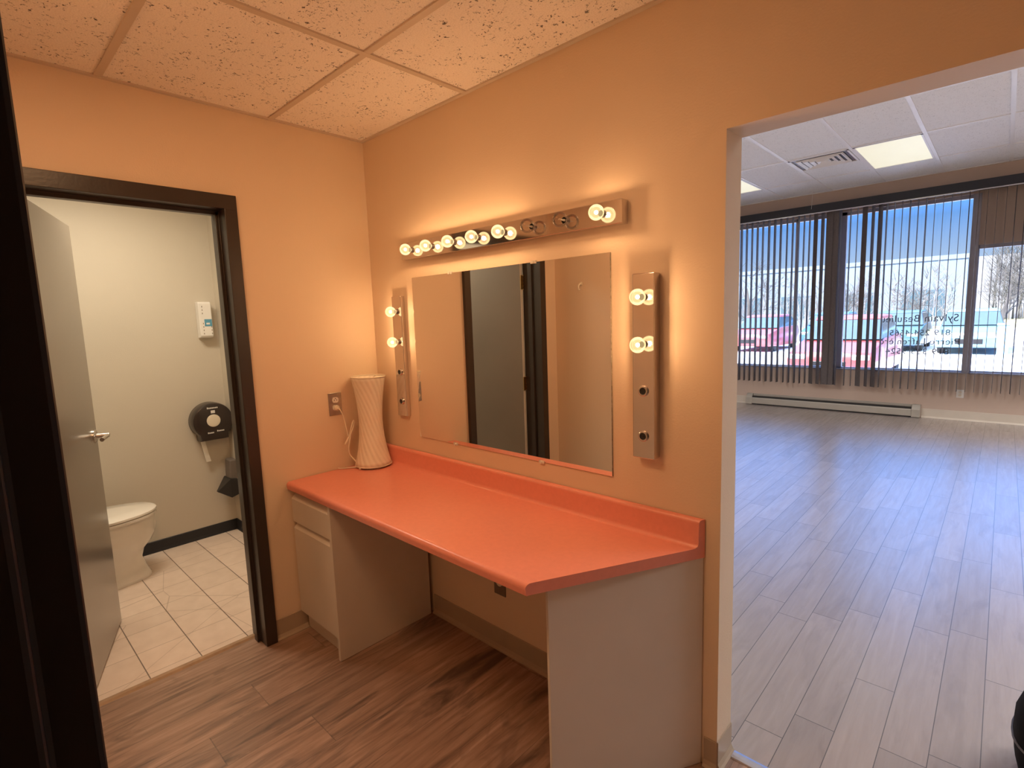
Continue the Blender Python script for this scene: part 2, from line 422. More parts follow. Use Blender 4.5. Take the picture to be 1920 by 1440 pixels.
# big-room ceiling
c = MB(); c.box(BX0, BX1, WT, YF, H2+.008, H2+.2)
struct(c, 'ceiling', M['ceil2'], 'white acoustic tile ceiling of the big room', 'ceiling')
GX2 = [1.165+.6096*k for k in range(-7, 7)]; GY2 = [5.030+1.2192*k for k in range(-4, 2)]
c = MB()
for x in GX2: c.box(x-.016, x+.016, WT, YF, H2, H2+.009)
for y in GY2: c.box(BX0, BX1, y-.012, y+.012, H2+.0006, H2+.0086)
c.box(BX0, BX1, YF-.03, YF, H2-.0006, H2+.0084); c.box(BX0, BX1, WT, WT+.03, H2-.0006, H2+.0084)
struct(c, 'trim_2', M['grid2'], 'white grid bars of the big room ceiling', 'ceiling grid')

# ------------------------------------------------------------------ baseboards
def cove(mb, p, q, nrm, h=0.1, th=0.004, toe=0.018):
    """cove base from p to q (2d) with outward normal"""
    n = Vector((nrm[0], nrm[1], 0)); a = Vector((p[0], p[1], 0)); v = Vector((q[0]-p[0], q[1]-p[1], 0))
    prof = [(0, 0), (toe, 0), (toe, .004), (.010, .010), (th, .022), (th, h-.003), (th*.5, h), (0, h)]
    mb.prism([a+n*u+Vector((0, 0, z)) for u, z in prof], v)
b_ = MB(); cove(b_, (0, -0.645), (0, -0.487), (1, 0)); cove(b_, (0, BY), (0, -1.425), (1, 0))
struct(b_, 'baseboard_left', M['vinyl'], 'tan vinyl base between the dark door frame and cabinet', 'baseboard')
b_ = MB(); cove(b_, (0.392, 0), (1.778, 0), (0, -1)); cove(b_, (1.80, 0), (OX0, 0), (0, -1)); cove(b_, (OX0, 0), (OX0, WT), (1, 0), .1, .004, .016)
struct(b_, 'baseboard_front', M['vinyl'], 'tan vinyl base under the counter and round the opening corner', 'baseboard')
b_ = MB(); cove(b_, (0, BY), (2.11, BY), (0, 1))
struct(b_, 'baseboard_back', M['vinyl'], 'tan vinyl base along the back wall', 'baseboard')
b_ = MB(); cove(b_, (1.70, YF), (BX1, YF), (0, -1), .12); cove(b_, (BX0, YF), (-.54, YF), (0, -1), .12)
struct(b_, 'baseboard_far', M['creambase'], 'cream base under the windows beside the heater', 'baseboard')
b_ = MB(); cove(b_, (RX0, RY0), (RX0, RY1), (1, 0), .078, .006, .012); cove(b_, (RX0, RY1), (RX1, RY1), (0, -1), .078, .006, .012)
struct(b_, 'baseboard_restroom', M['blackbase'], 'black base along the restroom walls', 'baseboard')

# ------------------------------------------------------------------ restroom door frame (hollow metal)
fr = MB(); X0, X1 = RX1-.012, 0.022
def jamb_prof(yin, yout, s):
    """plan outline of one jamb; s = +1 opening lies on the -y side"""
    r = .014*s
    return [(X1, yout), (X1, yin), (-.052, yin), (-.052, yin-r), (-.088, yin-r), (-.088, yin), (X0, yin), (X0, yout), (RX1+.0, yout), (RX1+.0, yin+.008*s), (0.0, yin+.008*s), (0.0, yout)]
for yin, yout, s in ((DY1-.007, DY1+.044, 1), (DY0+.004, DY0-.052, -1)):
    fr.prism([(x, y, 0.001) for x, y in jamb_prof(yin, yout, s)], (0, 0, DZ-.006))
hp = [(X1, DZ+.052), (X1, DZ-.006), (-.052, DZ-.006), (-.052, DZ-.022), (-.088, DZ-.022), (-.088, DZ-.006), (X0, DZ-.006), (X0, DZ+.052), (RX1, DZ+.052), (RX1, DZ+.002), (0, DZ+.002), (0, DZ+.052)]
fr.prism([(x, DY0-.052, z) for x, z in hp], (0, DY1-DY0+.096, 0))
struct(fr, 'trim_3', M['frame'], 'glossy dark brown metal frame around the restroom doorway', 'door frame', bevel=.002)
th = MB(); th.prism([(-.140, DY0+.01, 0), (-.140, DY0+.01, .004), (-.126, DY0+.01, .009), (-.112, DY0+.01, .008), (-.104, DY0+.01, .0)], (0, DY1-DY0-.02, 0))
struct(th, 'trim_4', M['thresh'], 'narrow wooden strip between restroom tile and laminate', 'threshold')
# restroom door, standing about two thirds open into the restroom
PV = Vector((-.145, -1.368, 0)); TH = math.radians(71.5)
d1 = thing('door_1', PV, 'charcoal restroom door standing open into the restroom', 'door', kind='structure')
leaf = MB(); leaf.box(0.003, .045, .003, .703, .008, 1.982)
for v in leaf.bm.verts: v.co = PV+Vector(v.co)
ob = leaf.build('door_leaf', M['door'], d1, bevel=.002)
e = MB(); e.box(.004, .044, .0015, .003, .01, 1.98)
for v in e.bm.verts: v.co = PV+Vector(v.co)
tag(e.build('door_edge', M['dooredge'], d1), 'unpainted light hinge edge')
for hz in (.22, 1.0, 1.74):
    hg = MB(); hg.tube([PV+Vector((-.004, -.002, hz-.05)), PV+Vector((-.004, -.002, hz+.05))], .007, 10)
    hg.box(PV.x+.0, PV.x+.046, PV.y-.002, PV.y+.002, hz-.05, hz+.05)
    for k in range(5): hg.lathe([(.0085, -.002), (.0085, .002)], PV+Vector((-.004, -.002, hz-.05+.025*k)), n=10)
    tag(hg.build('hinge', M['brass'], d1, smooth=True), 'worn brass hinge')
def lever(sx):
    h = MB(); px, sgn = (.045, 1) if sx > 0 else (.003, -1)
    c = PV+Vector((px, .640, .985))
    h.lathe([(.034, 0), (.034, .006*sgn), (.028, .011*sgn), (.013, .012*sgn), (.012, .05*sgn), (.011, .06*sgn), (0.004, .062*sgn)], c, 'X', 24)
    p = [c+Vector((.052*sgn, 0, 0)), c+Vector((.056*sgn, -.03, 0)), c+Vector((.054*sgn, -.075, 0)), c+Vector((.05*sgn, -.115, -.002))]
    h.tube(catmull(p, 5), .0095, 10)
    return h.build('door_handle', M['satin'], d1, smooth=True)
lever(1); lever(-1)
d1.rotation_euler.z = TH
# small white catch on the hinge-side frame face, seen in the mirror
# ------------------------------------------------------------------ near doorway frame (black, beside the camera)
nf = MB(); JX = 2.223
nf.prism([(x, y, 0.001) for x, y in [(JX-.05, BY+.038), (JX+.004, BY+.038), (JX+.004, BY+.0235), (JX+.018, BY+.0235), (JX+.018, BY-.06), (JX+.004, BY-.06), (JX+.004, BY-.15), (JX-.05, BY-.15), (JX-.05, BY-.13), (JX, BY-.13), (JX, BY), (JX-.05, BY)]], (0, 0, 2.05))
nf.box(3.096, 3.15, BY, BY+.038, .001, 2.05); nf.box(3.086, 3.100, BY-.15, BY+.02, .001, 2.05)
nf.box(JX-.05, 3.15, BY, BY+.038, 2.05, 2.10); nf.box(JX, 3.1, BY-.15, BY, 2.03, 2.05)
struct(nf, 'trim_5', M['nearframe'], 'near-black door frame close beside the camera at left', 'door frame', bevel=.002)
# metal strip in the wide opening
ts = MB(); ts.prism([(OX0+.016, .078, 0), (OX0+.016, .080, .005), (OX0+.016, .090, .007), (OX0+.016, .104, .007), (OX0+.016, .114, .005), (OX0+.016, .116, 0)], (OX1-OX0-.03, 0, 0))
struct(ts, 'trim_6', M['alu'], 'flat aluminium strip across the floor of the wide opening', 'threshold')

# ------------------------------------------------------------------ vanity counter
D, ZC, ZB = 0.535, 0.7505, 0.840
def xe(y): return 1.787+(1.5146-1.787)*(-y-.02)/(D-.02)
prof = [(-.003, .7155), (-D+.008, .7155), (-D+.003, .7145)]
for k in range(7):
    a = -.25+(.25+PI/2)*k/6; prof.append((-D+.016-.016*math.cos(a), ZC-.016+.016*math.sin(a)))
prof += [(-.045, ZC), (-.035, ZC+.001), (-.028, ZC+.005), (-.0245, ZC+.013), (-.0235, ZB-.012)]
for k in range(6):
    a = PI/2*k/5; prof.append((-.0235+.011*(1-math.cos(a)), ZB-.012+.012*math.sin(a)))
prof += [(-.003, ZB)]
ct = MB(); ct.rings([[(0.004, y, z) for y, z in prof], [(xe(y), y, z) for y, z in prof]])
tag(ct.build('vanity_countertop', M['lam'], smooth=True), 'terracotta laminate vanity top with rolled front and backsplash', 'countertop')
# base cabinet on the left, under the top
CX0, CX1 = 0.006, 0.388
cab = thing('base_cabinet', (.2, -.26, 0), 'small almond cabinet with one drawer and one door under the counter', 'cabinet')
k = MB(); k.box(CX0, CX1-.018, -.497, -.03, .1, .713); k.box(CX0, CX1-.018, -.485, -.04, .001, .1)
k.build('cabinet_body', M['mel'], cab)
k = MB(); k.prism([(CX1-.018, -.003-.02, .0015), (CX1-.018, -.525, .0015), (CX1-.018, -.525, .713), (CX1-.018, -.023, .713)], (.018, 0, 0))
k.build('side_panel', M['mel'], cab, bevel=.0015)
k = MB(); k.box(CX0+.002, CX1-.022, -.500, -.4965, .1, .712); k.build('face_reveal', M['gap'], cab)
def front(z0, z1, name):
    k = MB()
    k.prism([(CX0+.004, -.500, z0), (CX0+.004, -.520, z0), (CX0+.004, -.520, z1-.022), (CX0+.004, -.500, z1)], (CX1-.026-CX0, 0, 0))
    return k.build(name, M['mel'], cab, bevel=.001)
front(.556, .690, 'drawer'); front(.100, .545, 'cabinet_door')
# slanted end panel carrying the right end of the top
pn = MB(); A, B = Vector((1.531, -.459, .0015)), Vector((1.7925, -.004, .0015))
tv = (B-A).normalized(); nv = Vector((tv.y, -tv.x, 0))*.018
pn.prism([A-nv, A, B, B-nv], (0, 0, .7135))
tag(pn.build('end_panel', M['mel'], bevel=.0012), 'almond board standing at a slant under the right end of the counter', 'panel')

# mirror
mr = thing('wall_mirror', (.911, 0, .916), 'wide frameless mirror screwed to the wall above the counter', 'mirror')
k = MB(); k.box(.3585, 1.463, -.006, -.0005, .9165, 1.6895); k.build('mirror_backing', M['mirredge'], mr)
k = MB(); k.box(.3590, 1.4625, -.0064, -.0060, .917, 1.689); k.build('mirror_glass', M['mirror'], mr)
def clip(x, z, s):
    k = MB(); k.box(x-.013, x+.013, -.0095, -.0, z, z+.011*s) if s > 0 else k.box(x-.013, x+.013, -.0095, -.0, z+.011*s, z)
    k.lathe([(.005, 0), (.005, -.003)], (x, -.0095, z+.004*s), 'Y', 10)
    k.build('mirror_clip', M['clip'], mr)
for x in (.625, 1.140): clip(x, .911, 1)
for x in (.640, 1.125): clip(x, 1.695, -1)

# ------------------------------------------------------------------ bulb light bars
BULB_P = 1.95
def bulb(parent, x, z, lit, yb=-.080, proto={}):
    c = Vector((x, yb, z)); r = .0255
    key = lit
    if key in proto:
        o = dup(proto[key], parent, c-org(parent))
    else:
        k = MB(); n = 20; pr = [(.0105, .029), (.011, .024)]
        for i in range(15):
            a = math.radians(25)+(PI-math.radians(25))*i/14
            pr.append((max(r*math.sin(a), .0004), r*math.cos(a)))
        k.lathe(pr, c, 'Y', 24, False, True)
        o = k.build('bulb', M['bulb_on'] if lit else M['bulb_off'], parent, smooth=True, at=c)
        s = MB(); s.lathe([(.0125, .0345), (.0125, .026), (.0108, .025), (.0108, .0345)], c, 'Y', 20)
        s.build('bulb_base', M['satin'], o, smooth=True, at=c)
        fl = MB()
        if lit: fl.sphere(c, .0065, 16, 10)
        else:
            fl.tube([c+Vector((-.006, .02, 0)), c+Vector((-.007, 0, 0)), c+Vector((0, -.004, .002)), c+Vector((.007, 0, 0)), c+Vector((.006, .02, 0))], .0007, 6)
            fl.lathe([(.004, .028), (.0025, .012), (.001, .008)], c, 'Y', 10)
        fl.build('filament', M['fil'] if lit else M['fil_off'], o, smooth=True, at=c)
        proto[key] = o
    if lit:
        L = bpy.data.lights.get('bulb_light')
        if L is None:
            L = bpy.data.lights.new('bulb_light', 'POINT'); L.energy = BULB_P; L.color = (1.0, 0.575, 0.285); L.shadow_soft_size = .0072
        lo = bpy.data.objects.new('bulb_lamp', L); COL.objects.link(lo); lo.parent = o
    return o
def bar(name, x0, x1, z0, z1, label, group=None, yf=-.040):
    th_ = thing(name, ((x0+x1)/2, 0, z0), label, 'light fixture', group)
    k = MB(); k.box(x0, x1, yf, -.0005, z0, z1); k.build('chrome_housing', M['chrome'], th_, bevel=.0025, seg=3)
    return th_
vb = bar('vanity_light_bar', .334, 1.530, 1.772, 1.848, 'long chrome light bar of globe bulbs above the mirror, two bulbs dark')
for i in range(8): bulb(vb, .415+.1487*i, 1.811, i not in (5, 6), -.0745)
def socket(parent, x, z, yf):
    k = MB(); c = (x, yf, z)
    k.lathe([(.0175, 0), (.0175, -.004), (.0150, -.006), (.0115, -.006), (.0115, .0)], c, 'Y', 24, False, False)
    o = k.build('empty_socket', M['satin'], parent, smooth=True)
    k = MB(); k.lathe([(.0113, -.001), (.0113, -.0030), (.004, -.0032), (.0035, -.0045), (.001, -.0046)], c, 'Y', 20)
    k.build('socket_contact', M['black'], o)
for xc, yf, lab in ((.2450, -.025, 'upright chrome bulb bar left of the mirror beside the corner'), (1.6035, -.040, 'upright chrome bulb bar right of the mirror beside the opening')):
    sb = bar('side_light_bar', xc-.0385, xc+.0385, 1.012, 1.608, lab, 'upright light bars beside the mirror', yf)
    bulb(sb, xc+.001, 1.5335, True, yf-.036); bulb(sb, xc+.001, 1.385, True, yf-.036)
    socket(sb, xc+.001, 1.235, yf); socket(sb, xc+.001, 1.087, yf)

# ------------------------------------------------------------------ outlets
def receptacle(mb, c, ax):
    """one rounded duplex face; ax 'X' faces +x, 'Y' faces -y"""
    pr = []
    for i in range(24):
        a = 2*PI*i/24; u = .0165*math.cos(a); v = max(-.0135, min(.0135, .0165*math.sin(a)))
        pr.append((u, v))
    if ax == 'X': mb.prism([(c[0], c[1]+u, c[2]+v) for u, v in pr], (.003, 0, 0))
    else: mb.prism([(c[0]+u, c[1], c[2]+v) for u, v in pr], (0, -.003, 0))
def slots(mb, c, ax):
    for du, dv, w_, h_ in ((-.006, .001, .0012, .004), (.006, .001, .0012, .0032), (0, -.0075, .0022, .0022)):
        if ax == 'X': mb.box(c[0]+.0028, c[0]+.0034, c[1]+du-w_, c[1]+du+w_, c[2]-dv-h_ if dv < 0 else c[2]-h_, c[2]-dv+h_ if dv < 0 else c[2]+h_)
        else: mb.box(c[0]+du-w_, c[0]+du+w_, c[1]-.0034, c[1]-.0028, c[2]+dv-h_, c[2]+dv+h_)
o1 = thing('wall_outlet', (0, -.257, 1.03), 'steel plate outlet with white sockets on the wall beside the lamp', 'outlet')
k = MB(); k.box(.0005, .005, -.292, -.2225, 1.028, 1.142); k.build('outlet_plate', M['steel'], o1, bevel=.002)
for z in (1.105, 1.066):
    k = MB(); receptacle(k, (.005, -.257, z), 'X'); r_ = k.build('receptacle', M['white'], o1)
    k = MB(); slots(k, (.005, -.257, z), 'X'); k.build('receptacle_slots', M['black'], r_)
o2 = thing('wall_outlet', (.874, 0, .265), 'dark brown outlet on the wall under the counter', 'outlet')
k = MB(); k.box(.839, .909, -.005, -.0005, .264, .378); k.build('outlet_plate', M['gap'], o2, bevel=.002)
k = MB(); k.lathe([(.0185, 0), (.0185, -.003), (.0165, -.0035)], (.874, -.005, .325), 'Y', 24); tag(k.build('receptacle', M['ivory'], o2), 'round pale receptacle')
o3 = thing('wall_outlet', (2.077, YF, .29), 'small white outlet under the far right window', 'outlet')
k = MB(); k.box(2.040, 2.114, YF-.006, YF-.0005, .29, .395); k.build('outlet_plate', M['white'], o3, bevel=.002)
for z in (.362, .323):
    k = MB(); receptacle(k, (2.077, YF-.006, z), 'Y'); k.build('receptacle', M['ivory'], o3)

# ------------------------------------------------------------------ table lamp on the counter
lp = thing('table_lamp', (LX, LY, ZC), 'hourglass lamp of pleated cream fabric in the corner of the counter', 'lamp')
k = MB(); rr = []
def lr(t): return .0585+(.0265+.007*(1-t))*abs(2*t-1)**1.9 if True else 0
for i in range(25):
    t_ = i/24; z = ZC+.012+.452*t_
    rr.append([(LX+lr(t_)*math.cos(2*PI*j/56), LY+lr(t_)*math.sin(2*PI*j/56), z) for j in range(56)])
k.rings(rr, False, False); k.build('lamp_shade', M['shade'], lp, smooth=True, solid=.0015)
def ring(z, R, r, n=48):
    k = MB(); pts = []
    rr = []
    for j in range(n):
        a = 2*PI*j/n; cx, cy = math.cos(a), math.sin(a)
        rr.append([(LX+(R+r*math.cos(b))*cx, LY+(R+r*math.cos(b))*cy, z+r*math.sin(b)) for b in [2*PI*q/8 for q in range(8)]])
    rr.append(rr[0]); k.rings(rr, False, False)
    bmesh.ops.remove_doubles(k.bm, verts=k.bm.verts[:], dist=1e-6); return k
tag(ring(ZC+.464, lr(1), .0032).build('shade_rim', M['ivory'], lp, smooth=True), 'cream rolled top rim')
ring(ZC+.012, lr(0)-.001, .003).build('shade_rim', M['ivory'], lp, smooth=True)
k = MB(); k.lathe([(.072, 0.0005), (.072, .010), (.05, .012), (.010, .014), (.010, .10), (.018, .102), (.018, .15)], (LX, LY, ZC), n=28)
k.build('lamp_base', M['white'], lp)
k = MB()
for a in (0, 2.1, 4.2): k.tube([(LX, LY, ZC+.44), (LX+(lr(1)-.006)*math.cos(a), LY+(lr(1)-.006)*math.sin(a), ZC+.460)], .0016, 6)
k.tube([(LX, LY, ZC+.15), (LX, LY, ZC+.44)], .0022, 6); k.build('shade_spider', M['satin'], lp)
cordp = catmull([(.026, -.257, 1.064), (.034, -.252, 1.060), (.036, -.240, 1.035), (.034, -.228, .99), (.035, -.222, .945), (.038, -.215, .915), (.040, -.200, .955), (.038, -.185, .990), (.036, -.178, .985), (.037, -.190, .95), (.040, -.222, .900), (.036, -.238, .878),
                 (.034, -.222, .90), (.038, -.206, .925), (.040, -.214, .89), (.040, -.222, .85), (.040, -.218, .82), (.052, -.200, .79), (.070, -.190, .762), (.078, -.180, ZC+.0045)], 6)
k = MB(); k.tube(cordp, .0032, 8)
k.tube(catmull([(.078, -.180, ZC+.0045), (.06, -.205, ZC+.0045), (.040, -.235, ZC+.0045), (.022, -.262, ZC+.0045), (.012, -.272, ZC+.006)], 6), .0034, 8)
k.tube(catmull([(.078, -.180, ZC+.0045), (.100, -.196, ZC+.0045), (.112, -.206, ZC+.006)], 5), .0034, 8)
cd = k.build('power_cord', M['ivory'], lp, smooth=True)
k = MB(); k.lathe([(.011, 0.0), (.013, .004), (.013, .014), (.007, .022), (.004, .026)], (.0078, -.257, 1.064), 'X', 16); k.build('plug', M['ivory'], cd, smooth=True)
k = MB(); k.sphere((.113, -.207, ZC+.007), .0068, 12, 8); k.build('cord_knob', M['ivory'], cd, smooth=True)

# ------------------------------------------------------------------ restroom things
TX, TY = -1.315, -1.17      # toilet faces +y; bowl centre line x = TX
tl = thing('toilet', (TX, -1.2, 0), 'white toilet with closed lid half hidden by the restroom door', 'toilet')
def egg(y0, y1, hw, z, n=36, p=2.2, bias=.58):
    """egg outline, long axis y from y0 (back) to y1 (front tip)"""
    ym = y0+(y1-y0)*(1-bias); out = []
    for i in range(n):
        a = 2*PI*i/n; c_, s_ = math.cos(a), math.sin(a)
        L = (y1-ym) if s_ >= 0 else (ym-y0)
        out.append((TX+hw*math.copysign(abs(c_)**(2/p), c_), ym+L*math.copysign(abs(s_)**(2/p), s_), z))
    return out
k = MB()
k.rings([egg(-1.50, -.855, .112, .0005), egg(-1.50, -.855, .112, .02), egg(-1.50, -.872, .100, .06), egg(-1.50, -.892, .098, .13), egg(-1.50, -.878, .112, .18),
         egg(-1.50, -.838, .145, .225), egg(-1.50, -.812, .168, .275), egg(-1.50, -.804, .177, .33), egg(-1.50, -.803, .178, .385)])
k.build('toilet_bowl', M['porc'], tl, smooth=True)
k = MB(); k.rings([egg(-1.30, -.800, .180, .387), egg(-1.30, -.797, .183, .391), egg(-1.30, -.797, .183, .401), egg(-1.30, -.800, .180, .404)])
k.build('toilet_seat', M['porc'], tl, smooth=True)
k = MB(); k.rings([egg(-1.32, -.797, .183, .408), egg(-1.32, -.794, .186, .413), egg(-1.32, -.795, .185, .422), egg(-1.31, -.81, .172, .429), egg(-1.28, -.90, .09, .432)])
k.build('toilet_lid', M['porc'], tl, smooth=True)
k = MB(); k.box(TX-.20, TX+.20, -1.685, -1.50, .38, .72); k.build('toilet_tank', M['porc'], tl, bevel=.02, seg=3)
k = MB(); k.box(TX-.21, TX+.21, -1.69, -1.49, .722, .755); k.build('tank_lid', M['porc'], tl, bevel=.01, seg=3)

af = thing('air_freshener', (RX0, -.318, 1.42), 'white air freshener box with a blue label high on the restroom wall', 'air freshener')
k = MB(); k.prism([(RX0+.001, -.366, 1.418), (RX0+.062, -.366, 1.424), (RX0+.070, -.366, 1.436), (RX0+.070, -.366, 1.655), (RX0+.060, -.366, 1.667), (RX0+.001, -.366, 1.667)], (0, .080, 0))
k.build('freshener_case', M['white'], af, bevel=.006, seg=3)
k = MB(); k.box(RX0+.0702, RX0+.0712, -.336, -.290, 1.500, 1.548); bl = k.build('label', M['blue'], af); tag(bl, 'blue label band')
k = MB(); k.box(RX0+.0712, RX0+.0716, -.326, -.304, 1.512, 1.524); k.build('label_mark', M['white'], bl)
k = MB()
for i in range(9):
    if i in (4, 5): continue
    k.box(RX0+.0702, RX0+.0708, -.346, -.342, 1.445+.023*i, 1.455+.023*i)
    if i in (3, 8): k.build('vent_slots', M['gap'], af); k = MB()
for i in range(3): k.box(RX0+.0702, RX0+.0708, -.296, -.292, 1.445+.023*i, 1.455+.023*i)
k.build('vent_slots', M['gap'], af)

tp = thing('toilet_paper_dispenser', (RX0, -.354, .68), 'round black jumbo toilet paper dispenser on the restroom wall', 'dispenser')
CY, CZ, TR = -.354, .842, .130
def tpout(s, x):
    out = []
    for i in range(48):
        a = 2*PI*i/48; y, z = CY+TR*s*math.cos(a), CZ+TR*s*math.sin(a)
        if math.sin(a) < -.72:
            z = CZ-TR*s*1.03; y = CY+TR*s*math.cos(a)*1.12
        out.append((x, y, z))
    return out
k = MB(); k.rings([tpout(.985, RX0+.0005), tpout(1.0, RX0+.006), tpout(1.0, RX0+.085), tpout(.97, RX0+.102), tpout(.90, RX0+.108)])
k.build('dispenser_cover', M['smoke'], tp, smooth=True)
k = MB(); k.lathe([(.043, 0), (.043, .004), (.030, .006), (.012, .006)], (RX0+.108, CY-.002, CZ+.006), 'X', 32); tag(k.build('roll_window', M['ivory'], tp), 'pale round window')
k = MB(); k.box(RX0+.1085, RX0+.1095, CY-.014, CY+.012, CZ+.058, CZ+.078); k.build('lock_mark', M['white'], tp)
k = MB()
def blocks(y0, y1, z, h, n):
    st = (y1-y0)/n
    for i in range(n): k.box(RX0+.1083, RX0+.1090, y0+st*i, y0+st*(i+.72), z, z+h*(1.3 if i == 0 else 1))
for a in ((CY-.036, CY+.034, CZ+.090, .009, 7), (CY-.045, CY-.005, CZ-.082, .008, 5), (CY+.014, CY+.062, CZ-.075, .008, 5)):
    k = MB(); blocks(*a); tag(k.build('lettering', M['white'], tp), 'small white marking')
k = MB(); pp = [(RX0+.05, CZ-.10), (RX0+.05, CZ-.18), (RX0+.048, CZ-.245), (RX0+.040, CZ-.29)]
k.rings([[(x, -.438+.03*i/3, z), (x, -.412+.035*i/3, z), (x+.002, -.412+.035*i/3, z), (x+.002, -.438+.03*i/3, z)] for i, (x, z) in enumerate(pp)])
k.build('paper_tail', M['paper'], tp)

bn = thing('waste_bin', (-1.575, -.262, .24), 'small dark bin with a pointed open lid in the restroom corner', 'bin')
k = MB(); k.rings([[(-1.62, -.30, .30), (-1.52, -.30, .30), (-1.52, RY1-.001, .30), (-1.62, RY1-.001, .30)], [(-1.63, -.285, .55), (-1.53, -.285, .55), (-1.53, RY1-.001, .55), (-1.63, RY1-.001, .55)]])
k.build('bin_body', M['binGrey'], bn, bevel=.012, seg=3)
k = MB(); k.rings([[(-1.54, -.385, .345), (-1.515, -.385, .345), (-1.515, -.384, .348), (-1.54, -.384, .348)], [(-1.63, -.30, .29), (-1.50, -.30, .285), (-1.50, -.30, .42), (-1.63, -.30, .42)], [(-1.63, -.25, .31), (-1.50, -.25, .30), (-1.50, -.25, .41), (-1.63, -.25, .42)]])
k.build('bin_lid', M['black'], bn, bevel=.003)

ch = thing('coat_hook', (.235, BY, 1.66), 'small hook on the back wall, visible only in the mirror', 'hook')
k = MB(); k.lathe([(.014, 0), (.014, .004), (.006, .006)], (.235, BY+.0005, 1.71), 'Y', 16); k.build('hook_plate', M['ivory'], ch)
k = MB(); k.tube(catmull([(.235, BY+.004, 1.71), (.235, BY+.028, 1.702), (.235, BY+.036, 1.685), (.235, BY+.030, 1.668), (.235, BY+.020, 1.668)], 5), .005, 8); k.build('hook_arm', M['ivory'], ch, smooth=True)

# ------------------------------------------------------------------ big room: windows
def win(n, x0, x1, z0, z1, mull, label):
    root = thing(n, ((x0+x1)/2, YF+.1, z0), label, 'window', kind='structure')
    k = MB(); a, b2 = YF+.055, YF+.115; fw = .045
    k.box(x0, x1, a, b2, z0, z0+fw*.7); k.box(x0, x1, a, b2, z1-fw, z1)
    k.box(x0, x0+(fw if n == 'window_1' else .010), a, b2, z0, z1); k.box(x1-fw*.6, x1+.052 if n == 'window_1' else x1, a-.04, b2, z0, z1 if n != 'window_1' else z1)
    for x, w_ in mull: k.box(x-w_/2, x+w_/2, a, b2, z0, z1)
    k.build('window_frame', M['winframe'], root, bevel=.003)
    k = MB(); k.box(x0+.01, x1-.01, YF+.082, YF+.088, z0+.01, z1-.01); k.build('window_pane', M['pane'], root)
    k = MB(); k.box(x0, x1, YF-.012, YF+.055, z0-.004, z0+.018); k.build('window_sill', M['winframe'], root, bevel=.004)
    return root
w1 = win('window_1', W1L, W1R, SZ, HZ, [(.111, .036), (.69, .11), (-1.4, .05)], 'wide shop window behind open vertical blinds, lettering on its glass')
w2 = win('window_2', 2.150, W2R, SZ, P2, [], 'lower window at far right under a solid panel')
def text(s, xa, xb, z, h):
    cu = bpy.data.curves.new('txt', 'FONT'); cu.body = s; cu.size = 1.0; cu.extrude = 0.004; cu.space_character = 1.08
    to = bpy.data.objects.new('txt', cu); COL.objects.link(to)
    bpy.context.view_layer.update()
    me = bpy.data.meshes.new_from_object(to.evaluated_get(bpy.context.evaluated_depsgraph_get()))
    bpy.data.objects.remove(to)
    xs = [v.co.x for v in me.vertices]; w_ = max(xs)-min(xs)
    sx = (xa-xb)/w_; sy = h/.7
    for v in me.vertices: v.co = Vector((xa-(v.co.x-min(xs))*sx, YF+.090-v.co.z*.2, z+v.co.y*sy))
    return me
bmx = bmesh.new()
for s, xa, xb, z, h in (('Sylvain Beaulieu', 2.006, 1.190, 1.262, .092), ('819 254-4665', 1.935, 1.300, 1.080, .075), ('Pierre Lafreni\u00e8re', 2.028, 1.190, .962, .082), ('819 355 9524', 1.932, 1.262, .832, .075)):
    bmx.from_mesh(text(s, xa, xb, z, h))
k = MB(); k.bm.free(); k.bm = bmx
tag(k.build('lettering', M['letter'], w1), 'grey lettering that reads from outside: two names with telephone numbers')

# vertical blinds
bd = thing('vertical_blinds', (.5, YF-.12, .36), 'dark vertical blinds with slats turned open across the far windows', 'blinds')
BYY = YF-.12
k = MB(); k.box(-2.9, 3.7, YF-.19, YF-.06, 2.818, 2.925); tag(k.build('headrail', M['rail'], bd, bevel=.004), 'black valance')
k = MB(); k.box(-2.9, 3.7, YF-.185, YF-.180, 2.805, 2.818); tag(k.build('headrail_trim', M['alu'], bd), 'thin bright lower edge')
xs = [-.546-.0795*i for i in range(29, 0, -1)]+[-.546, -.467, -.389, -.312, -.225, -.143, -.062, .024, .10, .177, .250, .321, .397, .485, .570, .640, .700, .820, .900, .984, 1.077, 1.157]
xs += [1.225+.0817*i for i in range(30)]
ROT = {.397: 48, .485: 40, .570: 78, .640: 80, .700: 35, .984: 50, 1.077: 32, 1.157: 42, .321: 0}
def slat(x, deg):
    """thin curved fabric vane"""
    k = MB(); W_ = .089; pa = []
    for i in range(5):
        u = -W_/2+W_*i/4; pa.append((.004*(1-(2*u/W_)**2), u))
    out = [(a+.0009, u) for a, u in pa]+[(a-.0009, u) for a, u in pa[::-1]]
    k.prism([(x+a, BYY+u, .385) for a, u in out], (0, 0, 2.43))
    return k.build('slat', M['slat'], bd, at=(x, BYY, .385))
proto = slat(xs[0], 0)
for i, x in enumerate(xs):
    o = proto if i == 0 else dup(proto, bd, Vector((x, BYY, .385))-bd.location)
    dg = ROT.get(round(x, 3), random.uniform(-5, 5))
    o.rotation_euler.z = math.radians(dg)
# pull string in front of the valance
k = MB(); k.tube(catmull([(.374, YF-.27, H2), (.376, YF-.27, 3.02), (.372, YF-.27, 2.95), (.368, YF-.27, 2.86)], 4), .0018, 6)
tag(k.build('pull_string', M['thread'], at=(.374, YF-.27, H2)), 'thin white string hanging from the ceiling before the blinds', 'string')
